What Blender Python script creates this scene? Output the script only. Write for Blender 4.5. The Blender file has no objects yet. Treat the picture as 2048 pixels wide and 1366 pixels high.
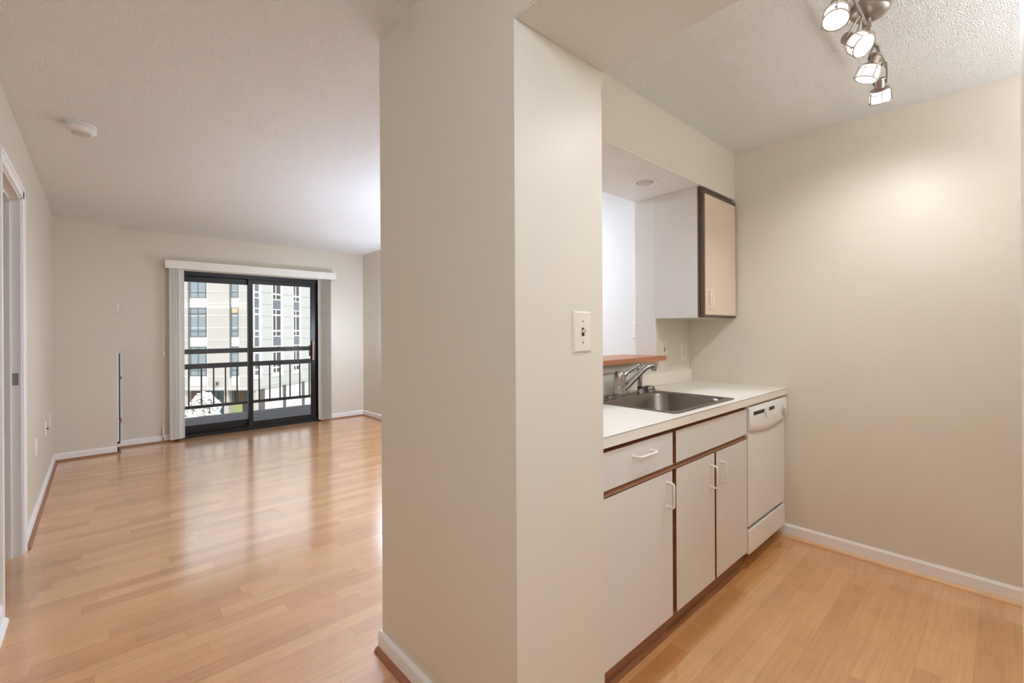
import bpy, bmesh, math, random
from mathutils import Vector, Matrix, Quaternion
random.seed(7)
PI = math.pi
SC = bpy.context.scene
COL = SC.collection

# ------------------------------------------------------------------ camera, sky, sun, exposure
YAW, ROLL = math.radians(47.639), -0.00558
cam_data = bpy.data.cameras.new('camera')
cam_data.sensor_width = 36.0
cam_data.lens = 15.963
cam_data.shift_y = -0.01087
cam_data.clip_start, cam_data.clip_end = 0.02, 300
cam = bpy.data.objects.new('camera', cam_data)
COL.objects.link(cam)
FWD = Vector((math.cos(YAW), math.sin(YAW), 0)); RGT = Vector((math.sin(YAW), -math.cos(YAW), 0)); UP = Vector((0, 0, 1))
cr = RGT*math.cos(ROLL) + UP*math.sin(ROLL); cu = -RGT*math.sin(ROLL) + UP*math.cos(ROLL)
cam.matrix_world = Matrix(((cr.x, cu.x, -FWD.x, 0), (cr.y, cu.y, -FWD.y, 0), (cr.z, cu.z, -FWD.z, 1.278), (0, 0, 0, 1)))
SC.camera = cam

SC.view_settings.view_transform = 'Standard'
SC.view_settings.look = 'None'
SC.view_settings.gamma = 1.0
SC.view_settings.use_curve_mapping = False
SC.view_settings.exposure = 0.5
SC.cycles.use_denoising = True
SC.cycles.max_bounces = 14
SC.cycles.diffuse_bounces = 8
SC.cycles.glossy_bounces = 5
SC.cycles.transparent_max_bounces = 12
SC.cycles.sample_clamp_indirect = 6.0
SC.cycles.caustics_reflective = False
SC.cycles.caustics_refractive = False

SKY_STRENGTH = 0.98
SUN_STRENGTH = 1.95
TRACK_EMIT = 1.1
TRACK_FACE_EMIT = 2.0
TRACK_WATTS = 15.0
KITCHEN_FILL_EMIT = 17.0
LIVING_FILL_EMIT = 60.0
CEILING_FILL_EMIT = 225.0
DINING_FILL_EMIT = 54.0
HALL_FILL_EMIT = 56.0

world = bpy.data.worlds.new('sky'); SC.world = world
world.use_nodes = True
bg = world.node_tree.nodes['Background']
bg.inputs['Color'].default_value = (0.90, 0.95, 1.0, 1)
bg.inputs['Strength'].default_value = SKY_STRENGTH
sun_data = bpy.data.lights.new('sun', 'SUN')
sun_data.energy = SUN_STRENGTH; sun_data.angle = 0.009; sun_data.color = (1.0, 0.96, 0.9)
sun = bpy.data.objects.new('sun', sun_data); COL.objects.link(sun)
sun.location = (0, -20, 30)
sun.rotation_euler = Vector((-0.094, 0.965, -1.0)).to_track_quat('-Z', 'Y').to_euler()

# ------------------------------------------------------------------ materials
def lin(c):
    c = c/255.0
    return c/12.92 if c <= 0.04045 else ((c+0.055)/1.055)**2.4
def rgb(r, g, b): return (lin(r), lin(g), lin(b), 1)

def mat(name, col, rough=0.5, metal=0.0, spec=0.5, bump=None, coat=0.0, emit=None):
    m = bpy.data.materials.new(name); m.use_nodes = True
    nt = m.node_tree; p = nt.nodes['Principled BSDF']
    p.inputs['Base Color'].default_value = rgb(*col)
    p.inputs['Roughness'].default_value = rough
    p.inputs['Metallic'].default_value = metal
    p.inputs['Specular IOR Level'].default_value = spec
    p.inputs['Coat Weight'].default_value = coat
    if emit:
        p.inputs['Emission Color'].default_value = rgb(*emit[0]); p.inputs['Emission Strength'].default_value = emit[1]
    if bump:
        sc, st, dist = bump
        tc = nt.nodes.new('ShaderNodeTexCoord'); nz = nt.nodes.new('ShaderNodeTexNoise'); b = nt.nodes.new('ShaderNodeBump')
        nz.inputs['Scale'].default_value = sc; nz.inputs['Detail'].default_value = 3
        b.inputs['Strength'].default_value = st; b.inputs['Distance'].default_value = dist
        nt.links.new(tc.outputs['Object'], nz.inputs['Vector']); nt.links.new(nz.outputs['Fac'], b.inputs['Height'])
        nt.links.new(b.outputs['Normal'], p.inputs['Normal'])
    return m

M = {}
M['wall'] = mat('beige_wall_paint', (216, 210, 197), 0.42, spec=0.4, bump=(220, 0.12, 0.002))
M['ceiling'] = mat('popcorn_ceiling', (240, 243, 243), 0.95, spec=0.1, bump=(170, 1.0, 0.010))
M['beam_white'] = mat('flat_ceiling_paint', (220, 220, 217), 0.6, spec=0.3)
M['white_trim'] = mat('white_trim_paint', (236, 237, 237), 0.6, spec=0.2)
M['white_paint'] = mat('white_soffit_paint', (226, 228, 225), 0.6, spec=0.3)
M['laminate'] = mat('almond_white_laminate', (213, 211, 206), 0.3, spec=0.5)
M['laminate_side'] = mat('white_cabinet_side', (222, 222, 220), 0.4)
M['counter'] = mat('cream_counter_laminate', (228, 223, 212), 0.35, spec=0.5, bump=(900, 0.05, 0.0005))
M['dw_white'] = mat('appliance_white_enamel', (226, 226, 222), 0.22, spec=0.5)
M['dark_slot'] = mat('dark_plastic', (40, 36, 33), 0.5)
M['grey_line'] = mat('grey_plastic', (140, 138, 134), 0.5)
M['chrome'] = mat('polished_chrome', (176, 174, 172), 0.07, metal=1.0)
M['steel'] = mat('brushed_steel', (138, 131, 125), 0.27, metal=1.0)
M['nickel'] = mat('brushed_nickel', (168, 158, 148), 0.33, metal=1.0)
M['black_rubber'] = mat('black_rubber', (22, 22, 22), 0.6)
M['black_metal'] = mat('black_door_metal', (22, 21, 21), 0.35, spec=0.4)
M['rail_metal'] = mat('dark_railing_paint', (48, 46, 48), 0.5)
M['almond_plastic'] = mat('almond_plastic', (226, 220, 208), 0.35)
M['white_plastic'] = mat('white_plastic', (232, 232, 230), 0.4)
M['handle'] = mat('white_pull_plastic', (232, 226, 218), 0.3)
M['tan'] = mat('tan_wood_grip', (158, 128, 100), 0.45)
M['slat'] = mat('white_vinyl_valance', (236, 236, 230), 0.45)
M['slat_thin'] = mat('white_vinyl_slat', (238, 238, 233), 0.45)
_nt = M['slat_thin'].node_tree; _mx = _nt.nodes.new('ShaderNodeMixShader'); _tl = _nt.nodes.new('ShaderNodeBsdfTranslucent')
_tl.inputs['Color'].default_value = rgb(238, 238, 233); _mx.inputs[0].default_value = 0.35
_nt.links.new(_nt.nodes['Principled BSDF'].outputs[0], _mx.inputs[1]); _nt.links.new(_tl.outputs[0], _mx.inputs[2])
_nt.links.new(_mx.outputs[0], _nt.nodes['Material Output'].inputs['Surface'])
M['concrete'] = mat('balcony_concrete', (94, 96, 105), 0.85, bump=(60, 0.4, 0.004))
M['ground'] = mat('pale_paving', (205, 203, 196), 0.9)
M['facade'] = mat('beige_facade_panel', (204, 197, 191), 0.7)
M['facade_white'] = mat('white_facade_panel', (222, 222, 220), 0.6)
M['facade_pale'] = mat('pale_grey_facade_panel', (196, 195, 192), 0.6)
M['facade_joint'] = mat('white_panel_joint', (236, 234, 230), 0.6)
M['facade_seam'] = mat('grey_panel_seam', (158, 157, 156), 0.7)
M['win_frame'] = mat('grey_window_frame', (118, 117, 117), 0.5)
M['win_white'] = mat('white_window_frame', (236, 236, 232), 0.5)
M['pane_sky'] = mat('blue_grey_window_pane', (150, 163, 170), 0.1, spec=0.5)
M['pane_dark'] = mat('dark_window_pane', (66, 60, 58), 0.08, spec=0.7)
M['pane_violet'] = mat('violet_grey_spandrel_glass', (112, 112, 122), 0.12, spec=0.5)
M['pane_lit'] = mat('warm_lit_blind', (226, 196, 160), 0.6)
M['teal'] = mat('teal_storefront_glass', (58, 86, 98), 0.12, spec=0.6)
M['brown_post'] = mat('brown_post', (120, 98, 78), 0.7)
M['grey_post'] = mat('grey_post', (96, 92, 90), 0.7)
M['leaf'] = mat('dark_green_leaf', (58, 76, 34), 0.6)
M['blossom'] = mat('white_blossom', (250, 248, 246), 0.7)
M['bark'] = mat('brown_bark', (84, 66, 50), 0.8)
M['grass'] = mat('green_grass', (150, 162, 110), 0.9)

def wood(name, col_a, col_b, axis='x', rough=0.4, scale=14):
    m = bpy.data.materials.new(name); m.use_nodes = True
    nt = m.node_tree; p = nt.nodes['Principled BSDF']; L = nt.links
    tc = nt.nodes.new('ShaderNodeTexCoord'); mp = nt.nodes.new('ShaderNodeMapping')
    s = {'x': (0.12, 3, 3), 'y': (3, 0.12, 3), 'z': (3, 3, 0.12)}[axis]
    mp.inputs['Scale'].default_value = s
    nz = nt.nodes.new('ShaderNodeTexNoise'); nz.inputs['Scale'].default_value = scale; nz.inputs['Detail'].default_value = 5
    rp = nt.nodes.new('ShaderNodeValToRGB')
    rp.color_ramp.elements[0].position = 0.3; rp.color_ramp.elements[1].position = 0.7
    rp.color_ramp.elements[0].color = rgb(*col_a); rp.color_ramp.elements[1].color = rgb(*col_b)
    L.new(tc.outputs['Object'], mp.inputs['Vector']); L.new(mp.outputs['Vector'], nz.inputs['Vector'])
    L.new(nz.outputs['Fac'], rp.inputs['Fac']); L.new(rp.outputs['Color'], p.inputs['Base Color'])
    p.inputs['Roughness'].default_value = rough
    return m
M['oak_dark'] = wood('brown_oak_trim', (124, 80, 50), (152, 100, 66))
M['oak_dark_y'] = wood('brown_oak_shoe', (142, 92, 66), (168, 114, 82), 'y')
M['oak_light_y'] = wood('light_maple_shoe', (206, 168, 130), (224, 188, 148), 'y')
M['oak_brown_x'] = wood('oak_shoe_living', (128, 88, 58), (160, 116, 80))
M['sill'] = wood('orange_brown_sill_wood', (160, 102, 68), (184, 122, 84))
M['frame_brown'] = wood('dark_brown_edge_wood', (84, 66, 52), (104, 84, 68), 'z')

def plank_floor():
    m = bpy.data.materials.new('maple_strip_floor'); m.use_nodes = True
    nt = m.node_tree; p = nt.nodes['Principled BSDF']; L = nt.links; N = nt.nodes
    def math_(op, a, b=None, c=None):
        n = N.new('ShaderNodeMath'); n.operation = op
        for i, v in enumerate((a, b, c)):
            if v is None: continue
            if isinstance(v, (int, float)): n.inputs[i].default_value = v
            else: L.new(v, n.inputs[i])
        return n.outputs[0]
    tc = N.new('ShaderNodeTexCoord'); sp = N.new('ShaderNodeSeparateXYZ'); L.new(tc.outputs['Object'], sp.inputs[0])
    X, Y = sp.outputs[0], sp.outputs[1]
    W = 0.0763
    v = math_('DIVIDE', math_('SUBTRACT', Y, 0.019), W)
    row = math_('FLOOR', v); fv = math_('FRACT', v)
    wn = N.new('ShaderNodeTexWhiteNoise'); wn.noise_dimensions = '1D'; L.new(row, wn.inputs['W'])
    Lr = math_('MULTIPLY_ADD', wn.outputs['Value'], 0.5, 0.42)
    u = math_('ADD', math_('DIVIDE', X, Lr), math_('MULTIPLY', wn.outputs['Value'], 37.7))
    cell = math_('FLOOR', u); fu = math_('FRACT', u)
    cx = N.new('ShaderNodeCombineXYZ'); L.new(row, cx.inputs[0]); L.new(cell, cx.inputs[1])
    wid = N.new('ShaderNodeTexWhiteNoise'); wid.noise_dimensions = '2D'; L.new(cx.outputs[0], wid.inputs['Vector'])
    ramp = N.new('ShaderNodeValToRGB'); L.new(wid.outputs['Value'], ramp.inputs['Fac'])
    cr_ = ramp.color_ramp
    cols = [(0.0, (192, 136, 84)), (0.22, (204, 149, 94)), (0.5, (210, 156, 101)), (0.78, (216, 165, 109)), (1.0, (199, 143, 90))]
    cr_.elements[0].position, cr_.elements[0].color = cols[0][0], rgb(*cols[0][1])
    cr_.elements[1].position, cr_.elements[1].color = cols[-1][0], rgb(*cols[-1][1])
    for pos, c in cols[1:-1]:
        e = cr_.elements.new(pos); e.color = rgb(*c)
    # grain
    gv = N.new('ShaderNodeCombineXYZ')
    L.new(math_('ADD', math_('MULTIPLY', X, 2.2), math_('MULTIPLY', wid.outputs['Value'], 91.0)), gv.inputs[0])
    L.new(math_('MULTIPLY', Y, 46.0), gv.inputs[1])
    g = N.new('ShaderNodeTexNoise'); g.inputs['Scale'].default_value = 1.6; g.inputs['Detail'].default_value = 6; g.inputs['Distortion'].default_value = 0.6
    L.new(gv.outputs[0], g.inputs['Vector'])
    bl = N.new('ShaderNodeTexNoise'); bl.inputs['Scale'].default_value = 7.0; bl.inputs['Detail'].default_value = 3
    L.new(tc.outputs['Object'], bl.inputs['Vector'])
    f1 = math_('ADD', math_('MULTIPLY_ADD', g.outputs['Fac'], 0.46, 0.77), math_('MULTIPLY_ADD', bl.outputs['Fac'], 0.26, -0.13))
    # gaps
    ey = math_('MULTIPLY', math_('MINIMUM', fv, math_('SUBTRACT', 1.0, fv)), W)
    ex = math_('MULTIPLY', math_('MINIMUM', fu, math_('SUBTRACT', 1.0, fu)), Lr)
    gy = math_('LESS_THAN', ey, 0.0006); gx = math_('LESS_THAN', ex, 0.0009)
    gap = math_('MAXIMUM', gy, gx)
    f2 = math_('MULTIPLY', f1, math_('MULTIPLY_ADD', gap, -0.33, 1.0))
    mx = N.new('ShaderNodeVectorMath'); mx.operation = 'SCALE'
    L.new(ramp.outputs['Color'], mx.inputs[0]); L.new(f2, mx.inputs['Scale'])
    L.new(mx.outputs[0], p.inputs['Base Color'])
    h = math_('MULTIPLY', gap, -1.0)
    b = N.new('ShaderNodeBump'); b.inputs['Strength'].default_value = 0.25; b.inputs['Distance'].default_value = 0.001
    L.new(h, b.inputs['Height']); L.new(b.outputs['Normal'], p.inputs['Normal'])
    p.inputs['Roughness'].default_value = 0.3
    p.inputs['Coat Weight'].default_value = 1.0
    p.inputs['Coat Roughness'].default_value = 0.15
    p.inputs['Coat IOR'].default_value = 2.7
    return m
M['floor'] = plank_floor()

def glass_mat(name, tint=(255, 255, 255)):
    m = bpy.data.materials.new(name); m.use_nodes = True
    nt = m.node_tree; nt.nodes.clear(); L = nt.links
    out = nt.nodes.new('ShaderNodeOutputMaterial'); mixn = nt.nodes.new('ShaderNodeMixShader')
    tr = nt.nodes.new('ShaderNodeBsdfTransparent'); tr.inputs['Color'].default_value = rgb(*tint)
    gl = nt.nodes.new('ShaderNodeBsdfGlossy'); gl.inputs['Roughness'].default_value = 0.01
    fr = nt.nodes.new('ShaderNodeFresnel'); fr.inputs['IOR'].default_value = 1.4
    L.new(fr.outputs[0], mixn.inputs[0]); L.new(tr.outputs[0], mixn.inputs[1]); L.new(gl.outputs[0], mixn.inputs[2])
    L.new(mixn.outputs[0], out.inputs['Surface'])
    return m
M['glass'] = glass_mat('clear_window_glass', (250, 252, 252))

def lamp_glass(name, strength, col):
    return mat(name, (240, 238, 232), 0.4, emit=(col, strength))
M['track_glass'] = lamp_glass('glowing_frosted_glass', TRACK_EMIT, (255, 252, 248))
M['living_fill_glass'] = lamp_glass('added_opal_globe', LIVING_FILL_EMIT, (216, 231, 255))
M['ceiling_fill_glass'] = lamp_glass('added_uplight_diffuser', CEILING_FILL_EMIT, (206, 226, 255))
M['dining_fill_glass'] = lamp_glass('added_flush_lamp_glass', DINING_FILL_EMIT, (220, 233, 255))
M['kitchen_fill_glass'] = lamp_glass('added_cornice_diffuser', KITCHEN_FILL_EMIT, (242, 245, 255))
M['track_face'] = lamp_glass('glowing_frosted_lens', TRACK_FACE_EMIT, (255, 252, 248))
M['hall_fill_glass'] = lamp_glass('added_hall_globe', HALL_FILL_EMIT, (224, 236, 255))

# ------------------------------------------------------------------ mesh helpers
def bm_new(): return bmesh.new()
def box(bm, x0, x1, y0, y1, z0, z1, bevel=0.0, seg=2):
    vs = [bm.verts.new((x, y, z)) for x in (x0, x1) for y in (y0, y1) for z in (z0, z1)]
    fs = [(0, 1, 3, 2), (4, 6, 7, 5), (0, 4, 5, 1), (2, 3, 7, 6), (0, 2, 6, 4), (1, 5, 7, 3)]
    faces = [bm.faces.new([vs[i] for i in f]) for f in fs]
    if bevel > 0:
        es = list({e for f in faces for e in f.edges})
        bmesh.ops.bevel(bm, geom=es, offset=bevel, segments=seg, affect='EDGES', profile=0.5)
    return bm
def bx(*a, **k): return box(bm_new(), *a, **k)
def loops(bm, rings, cap0=True, cap1=True, closed=True):
    R = [[bm.verts.new(p) for p in r] for r in rings]
    n = len(R[0])
    for a, b in zip(R, R[1:]):
        for i in range(n if closed else n-1):
            j = (i+1) % n
            bm.faces.new((a[i], a[j], b[j], b[i]))
    if cap0: bm.faces.new(list(reversed(R[0])))
    if cap1: bm.faces.new(R[-1])
    return bm
def frame_for(d):
    d = Vector(d).normalized()
    a = Vector((0, 0, 1)) if abs(d.z) < 0.95 else Vector((1, 0, 0))
    u = d.cross(a).normalized(); v = d.cross(u).normalized()
    return d, u, v
def lathe(bm, base, d, prof, n=32, cap0=True, cap1=True):
    """prof: list of (distance along d, radius)"""
    d, u, v = frame_for(d); base = Vector(base)
    rings = []
    for t, r in prof:
        rings.append([base + d*t + (u*math.cos(2*PI*k/n) + v*math.sin(2*PI*k/n))*r for k in range(n)])
    return loops(bm, rings, cap0, cap1)
def tube(bm, pts, r, n=10, cap=True):
    pts = [Vector(p) for p in pts]
    rs = r if isinstance(r, (list, tuple)) else [r]*len(pts)
    rings = []; u = None
    for i, p in enumerate(pts):
        if i == 0: d = pts[1]-pts[0]
        elif i == len(pts)-1: d = pts[-1]-pts[-2]
        else: d = (pts[i+1]-p).normalized() + (p-pts[i-1]).normalized()
        d.normalize()
        if u is None: _, u, v = frame_for(d)
        else:
            u = (u - d*u.dot(d)).normalized(); v = d.cross(u)
        v = d.cross(u)
        rings.append([p + (u*math.cos(2*PI*k/n) + v*math.sin(2*PI*k/n))*rs[i] for k in range(n)])
    return loops(bm, rings, cap, cap)
def fillet(pts, r, n=5):
    pts = [Vector(p) for p in pts]; out = [pts[0]]
    for a, b, c in zip(pts, pts[1:], pts[2:]):
        d0 = (a-b); d1 = (c-b); rr = min(r, d0.length*0.45, d1.length*0.45)
        p0 = b + d0.normalized()*rr; p1 = b + d1.normalized()*rr
        for k in range(n+1):
            t = k/n
            out.append(p0*(1-t)**2 + b*2*t*(1-t) + p1*t*t)
    out.append(pts[-1]); return out
def rrect(x0, x1, y0, y1, z, r, n=6):
    out = []
    for cx, cy, a0 in ((x1-r, y1-r, 0), (x0+r, y1-r, 90), (x0+r, y0+r, 180), (x1-r, y0+r, 270)):
        for k in range(n+1):
            a = math.radians(a0 + 90*k/n)
            out.append((cx + r*math.cos(a), cy + r*math.sin(a), z))
    return out
def prism(bm, poly, axis, a, b):
    """extrude a 2D polygon along an axis: axis 'y' -> poly is (x,z), 'x' -> (y,z), 'z' -> (x,y)"""
    def P(q, t):
        return {'x': (t, q[0], q[1]), 'y': (q[0], t, q[1]), 'z': (q[0], q[1], t)}[axis]
    return loops(bm, [[P(q, a) for q in poly], [P(q, b) for q in poly]])
def sphere(bm, c, r, sub=2):
    m = Matrix.Translation(Vector(c)) @ Matrix.Diagonal((*((r,)*3 if isinstance(r, (int, float)) else r), 1))
    bmesh.ops.create_icosphere(bm, subdivisions=sub, radius=1, matrix=m)
    return bm

ROOT = {}
def obj(name, bm, m, parent=None, smooth=False, angle=35):
    bmesh.ops.recalc_face_normals(bm, faces=bm.faces)
    off = Vector((0, 0, 0))
    q = parent
    while q is not None:
        off = off + q.location; q = q.parent
    for v in bm.verts: v.co -= off
    me = bpy.data.meshes.new(name); bm.to_mesh(me); bm.free()
    me.materials.append(M[m] if isinstance(m, str) else m)
    if smooth:
        for p in me.polygons: p.use_smooth = True
        try: me.set_sharp_from_angle(angle=math.radians(angle))
        except Exception: pass
    o = bpy.data.objects.new(name, me); COL.objects.link(o)
    if parent is not None: o.parent = parent
    return o
def thing(name, label, cat, loc, group=None):
    o = bpy.data.objects.new(name, None); COL.objects.link(o)
    o.empty_display_size = 0.1
    o.location = loc; o['label'] = label; o['category'] = cat
    if group: o['group'] = group
    return o
def tag(o, label, cat, group=None, kind=None):
    o['label'] = label; o['category'] = cat
    if group: o['group'] = group
    if kind: o['kind'] = kind
    return o
def struct(name, bm, m, label=None, cat=None, smooth=False):
    o = obj(name, bm, m, None, smooth); o['kind'] = 'structure'
    if label: o['label'] = label
    if cat: o['category'] = cat
    return o

# ------------------------------------------------------------------ room shell
CEIL = 2.44
XS0, XS1 = 0.837, 1.229          # partition between living room and kitchen
YS0, YS1 = 0.904, 1.696
XK = 3.134                       # kitchen end wall
XR = 2.989                       # living room right wall
YF = 6.647                       # far wall
XL = -0.328                      # left wall
D0, D1 = 0.66, 2.36              # sliding door opening
ZB = 2.131                       # header underside
ZSOF = 2.138                     # soffit underside
YSOF = 1.231

struct('floor', bx(-2.6, XK+0.2, -3.2, YF+0.15, -0.25, 0.0), 'floor', 'honey maple strip floor', 'floor')
struct('ceiling', bx(-2.75, XK+0.35, -3.35, YF+0.17, CEIL, CEIL+0.3), 'ceiling', 'white popcorn textured ceiling', 'ceiling')

DY0, DY1, DZ = 3.07, 3.84, 2.06  # bedroom doorway in the left wall
b = bm_new()
box(b, XL-0.12, XL, DY1, YF, 0, CEIL); box(b, XL-0.12, XL, -3.2, DY0, 0, CEIL); box(b, XL-0.12, XL, DY0, DY1, DZ, CEIL)
struct('wall_left', b, 'wall', 'cream painted left wall with a white doorway', 'wall')
b = bm_new()
box(b, XL, D0, YF, YF+0.15, 0, CEIL); box(b, D1, XR, YF, YF+0.15, 0, CEIL); box(b, D0, D1, YF, YF+0.15, 2.012, CEIL)
box(b, -0.6, XL, YF, YF+0.15, 0, CEIL); box(b, XR, XK+0.15, YF, YF+0.15, 0, CEIL)
struct('wall_far', b, 'wall', 'beige far wall around the balcony door', 'wall')
struct('wall_chase', bx(XL, 0.148, 6.376, YF, 0, CEIL), 'wall', 'beige boxed out chase in the far left corner', 'wall')
struct('wall_right', bx(XR, XK+0.15, 2.9, YF, 0, CEIL), 'wall', 'beige right wall of the living room', 'wall')
struct('wall_dining', bx(XR, XK+0.15, YS1, 2.9, 0, CEIL), 'white_paint', 'dining corner wall whitened in place of daylight, seen through the pass-through', 'wall')  # near stretch of the right wall painted white to stand in for strong daylight
struct('wall_kitchen_end', bx(XK, XK+0.15, -0.9, YS1, 0, CEIL), 'wall', 'beige end wall of the kitchen', 'wall')
b = bm_new()
box(b, XS0, XS1, YS0, YS1, 0, CEIL)
struct('wall_partition', b, 'wall', 'thick beige partition wall between living room and kitchen', 'wall')
struct('wall_header', bx(XS0, XS1, -0.014, YS0, ZB, CEIL), 'wall', 'dropped header over the kitchen entrance', 'wall')
b = bm_new(); box(b, XS0, XS1, -3.2, -0.014, 0, CEIL)
struct('wall_hall', b, 'wall', 'hall wall on the near side of the kitchen entrance', 'wall')
b = bm_new()
box(b, XS1, 2.684, 1.55, YS1, 0, 1.079); box(b, 2.684, XK, 1.55, YS1, 0, ZSOF)
struct('wall_pass_through', b, 'wall', 'beige wall with the pass-through opening over the sink', 'wall')
struct('wall_soffit', bx(XS1, XK, YSOF, YS1, ZSOF+0.003, CEIL), 'wall', 'beige soffit above the wall cabinet', 'wall')
struct('trim_1', bx(XS1, XK, YSOF+0.001, YS1+0.001, ZSOF-0.003, ZSOF+0.003), 'white_paint', 'white painted soffit underside', 'trim')
struct('trim_2', bx(2.672, 2.684, 1.549, YS1+0.001, 1.079, ZSOF-0.003), 'white_paint', 'white jamb lining of the pass-through', 'trim')
struct('trim_3', bx(XS0+0.002, XS1-0.001, -0.013, YS0-0.001, ZB-0.004, ZB+0.001), 'beam_white', 'off-white underside of the entrance header', 'trim')
struct('wall_kitchen_rear', bx(XS1, XK, -0.9, -0.75, 0, CEIL), 'wall', 'rear wall of the kitchen', 'wall')
struct('wall_back', bx(-2.6, XK, -3.35, -3.2, 0, CEIL), 'wall', 'wall behind the hall', 'wall')
b = bm_new()
box(b, -2.75, -2.6, -3.35, YF+0.15, 0, CEIL); box(b, -2.6, XL-0.12, 5.6, 5.75, 0, CEIL); box(b, -2.6, XL-0.12, 1.4, 1.55, 0, CEIL)
struct('wall_bedroom', b, 'white_paint', 'pale walls of the bedroom beyond the left doorway', 'wall')

# doorway casing and jambs (left wall)
b = bm_new()
for (ya, yb) in ((DY1-0.005, DY1+0.062), (DY0-0.062, DY0+0.005)):
    box(b, XL, XL+0.012, ya, yb, 0, DZ-0.005+0.062, 0.003)
    s = 1 if ya > 3.4 else -1
    yo = DY1+0.064 if s > 0 else DY0-0.064
    box(b, XL, XL+0.017, min(yo, yo-s*0.022), max(yo, yo-s*0.022), 0, DZ+0.057, 0.004)
box(b, XL, XL+0.012, DY0-0.06, DY1+0.06, DZ-0.005, DZ+0.057, 0.003)
box(b, XL, XL+0.017, DY0-0.06, DY1+0.06, DZ+0.036, DZ+0.058, 0.004)
struct('trim_4', b, 'white_trim', 'white moulded casing around the left doorway', 'trim')
b = bm_new()
box(b, XL-0.12, XL+0.001, DY1-0.016, DY1, 0, DZ); box(b, XL-0.12, XL+0.001, DY0, DY0+0.016, 0, DZ); box(b, XL-0.12, XL+0.001, DY0, DY1, DZ-0.016, DZ)
box(b, XL-0.075, XL-0.04, DY1-0.028, DY1-0.016, 0, DZ-0.016); box(b, XL-0.075, XL-0.04, DY0+0.016, DY0+0.028, 0, DZ-0.016); box(b, XL-0.075, XL-0.04, DY0+0.016, DY1-0.016, DZ-0.028, DZ-0.016)
struct('door_2', b, 'white_trim', 'white door jamb of the left doorway', 'door')
tag(obj('strike_plate', bx(XL-0.033, XL-0.008, DY1-0.0175, DY1-0.0155, 0.98, 1.05, 0.0006), 'grey_line'), 'small steel strike plate on the white jamb of the left doorway', 'strike plate')

# baseboards: profile along straight runs, plus shoe moulding
def run_profile(bm, p0, p1, nrm, prof):
    p0, p1, nrm = Vector((*p0, 0)), Vector((*p1, 0)), Vector((*nrm, 0))
    return loops(bm, [[p0 + nrm*q[0] + UP*q[1] for q in prof], [p1 + nrm*q[0] + UP*q[1] for q in prof]])
BASE = [(0, 0), (0.013, 0), (0.013, 0.068), (0.010, 0.073), (0.007, 0.079), (0, 0.079)]
SH = [(0.013, 0)] + [(0.013 + 0.018*math.cos(a), 0.018*math.sin(a)*1.05) for a in [k*PI/12 for k in range(0, 7)]]
def base(name, runs, label, shoe=None, shoe_name=None, shoe_label=None):
    b = bm_new()
    for p0, p1, n in runs: run_profile(b, p0, p1, n, BASE)
    struct(name, b, 'white_trim', label, 'baseboard')
    if shoe:
        b = bm_new()
        for p0, p1, n in runs: run_profile(b, p0, p1, n, SH)
        struct(shoe_name, b, shoe, shoe_label, 'trim', smooth=True)
base('baseboard_left', [((XL, DY1+0.062), (XL, 6.376), (1, 0))], 'white baseboard along the left wall', 'oak_dark_y', 'trim_5', 'brown quarter round along the left wall')
base('baseboard_hall', [((XL, -2.9), (XL, DY0-0.062), (1, 0))], 'white baseboard on the near side of the left doorway', 'white_trim', 'trim_6', 'white quarter round beside the near door casing')
base('baseboard_chase', [((XL, 6.376), (0.148+0.013, 6.376), (0, -1)), ((0.148, 6.363), (0.148, YF), (1, 0))], 'white baseboard around the boxed chase', 'oak_brown_x', 'trim_7', 'brown quarter round around the boxed chase')
base('baseboard_far', [((0.161, YF), (D0, YF), (0, -1)), ((D1+0.002, YF), (XR, YF), (0, -1))], 'white baseboard along the far wall', 'oak_brown_x', 'trim_8', 'brown quarter round along the far wall')
base('baseboard_right', [((XR, YS1), (XR, YF), (-1, 0))], 'white baseboard along the living room right wall', 'oak_dark_y', 'trim_9', 'brown quarter round along the right wall')
base('baseboard_partition', [((XS0, YS0-0.013), (XS0, YS1+0.013), (-1, 0)), ((XS0, YS1), (XS1, YS1), (0, 1)), ((XS0, YS0), (XS1, YS0), (0, -1))], 'white baseboard on the partition wall', 'oak_dark_y', 'trim_10', 'dark brown quarter round at the partition foot')
base('baseboard_kitchen', [((XK, -0.75), (XK, 1.0), (-1, 0))], 'white baseboard along the kitchen end wall', 'oak_light_y', 'trim_11', 'light maple quarter round along the kitchen end wall')
struct('trim_12', bx(3.1, XK, 0.955, 0.975, 0.075, 0.876), 'wall', 'beige filler strip between dishwasher and end wall', 'trim')

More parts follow.
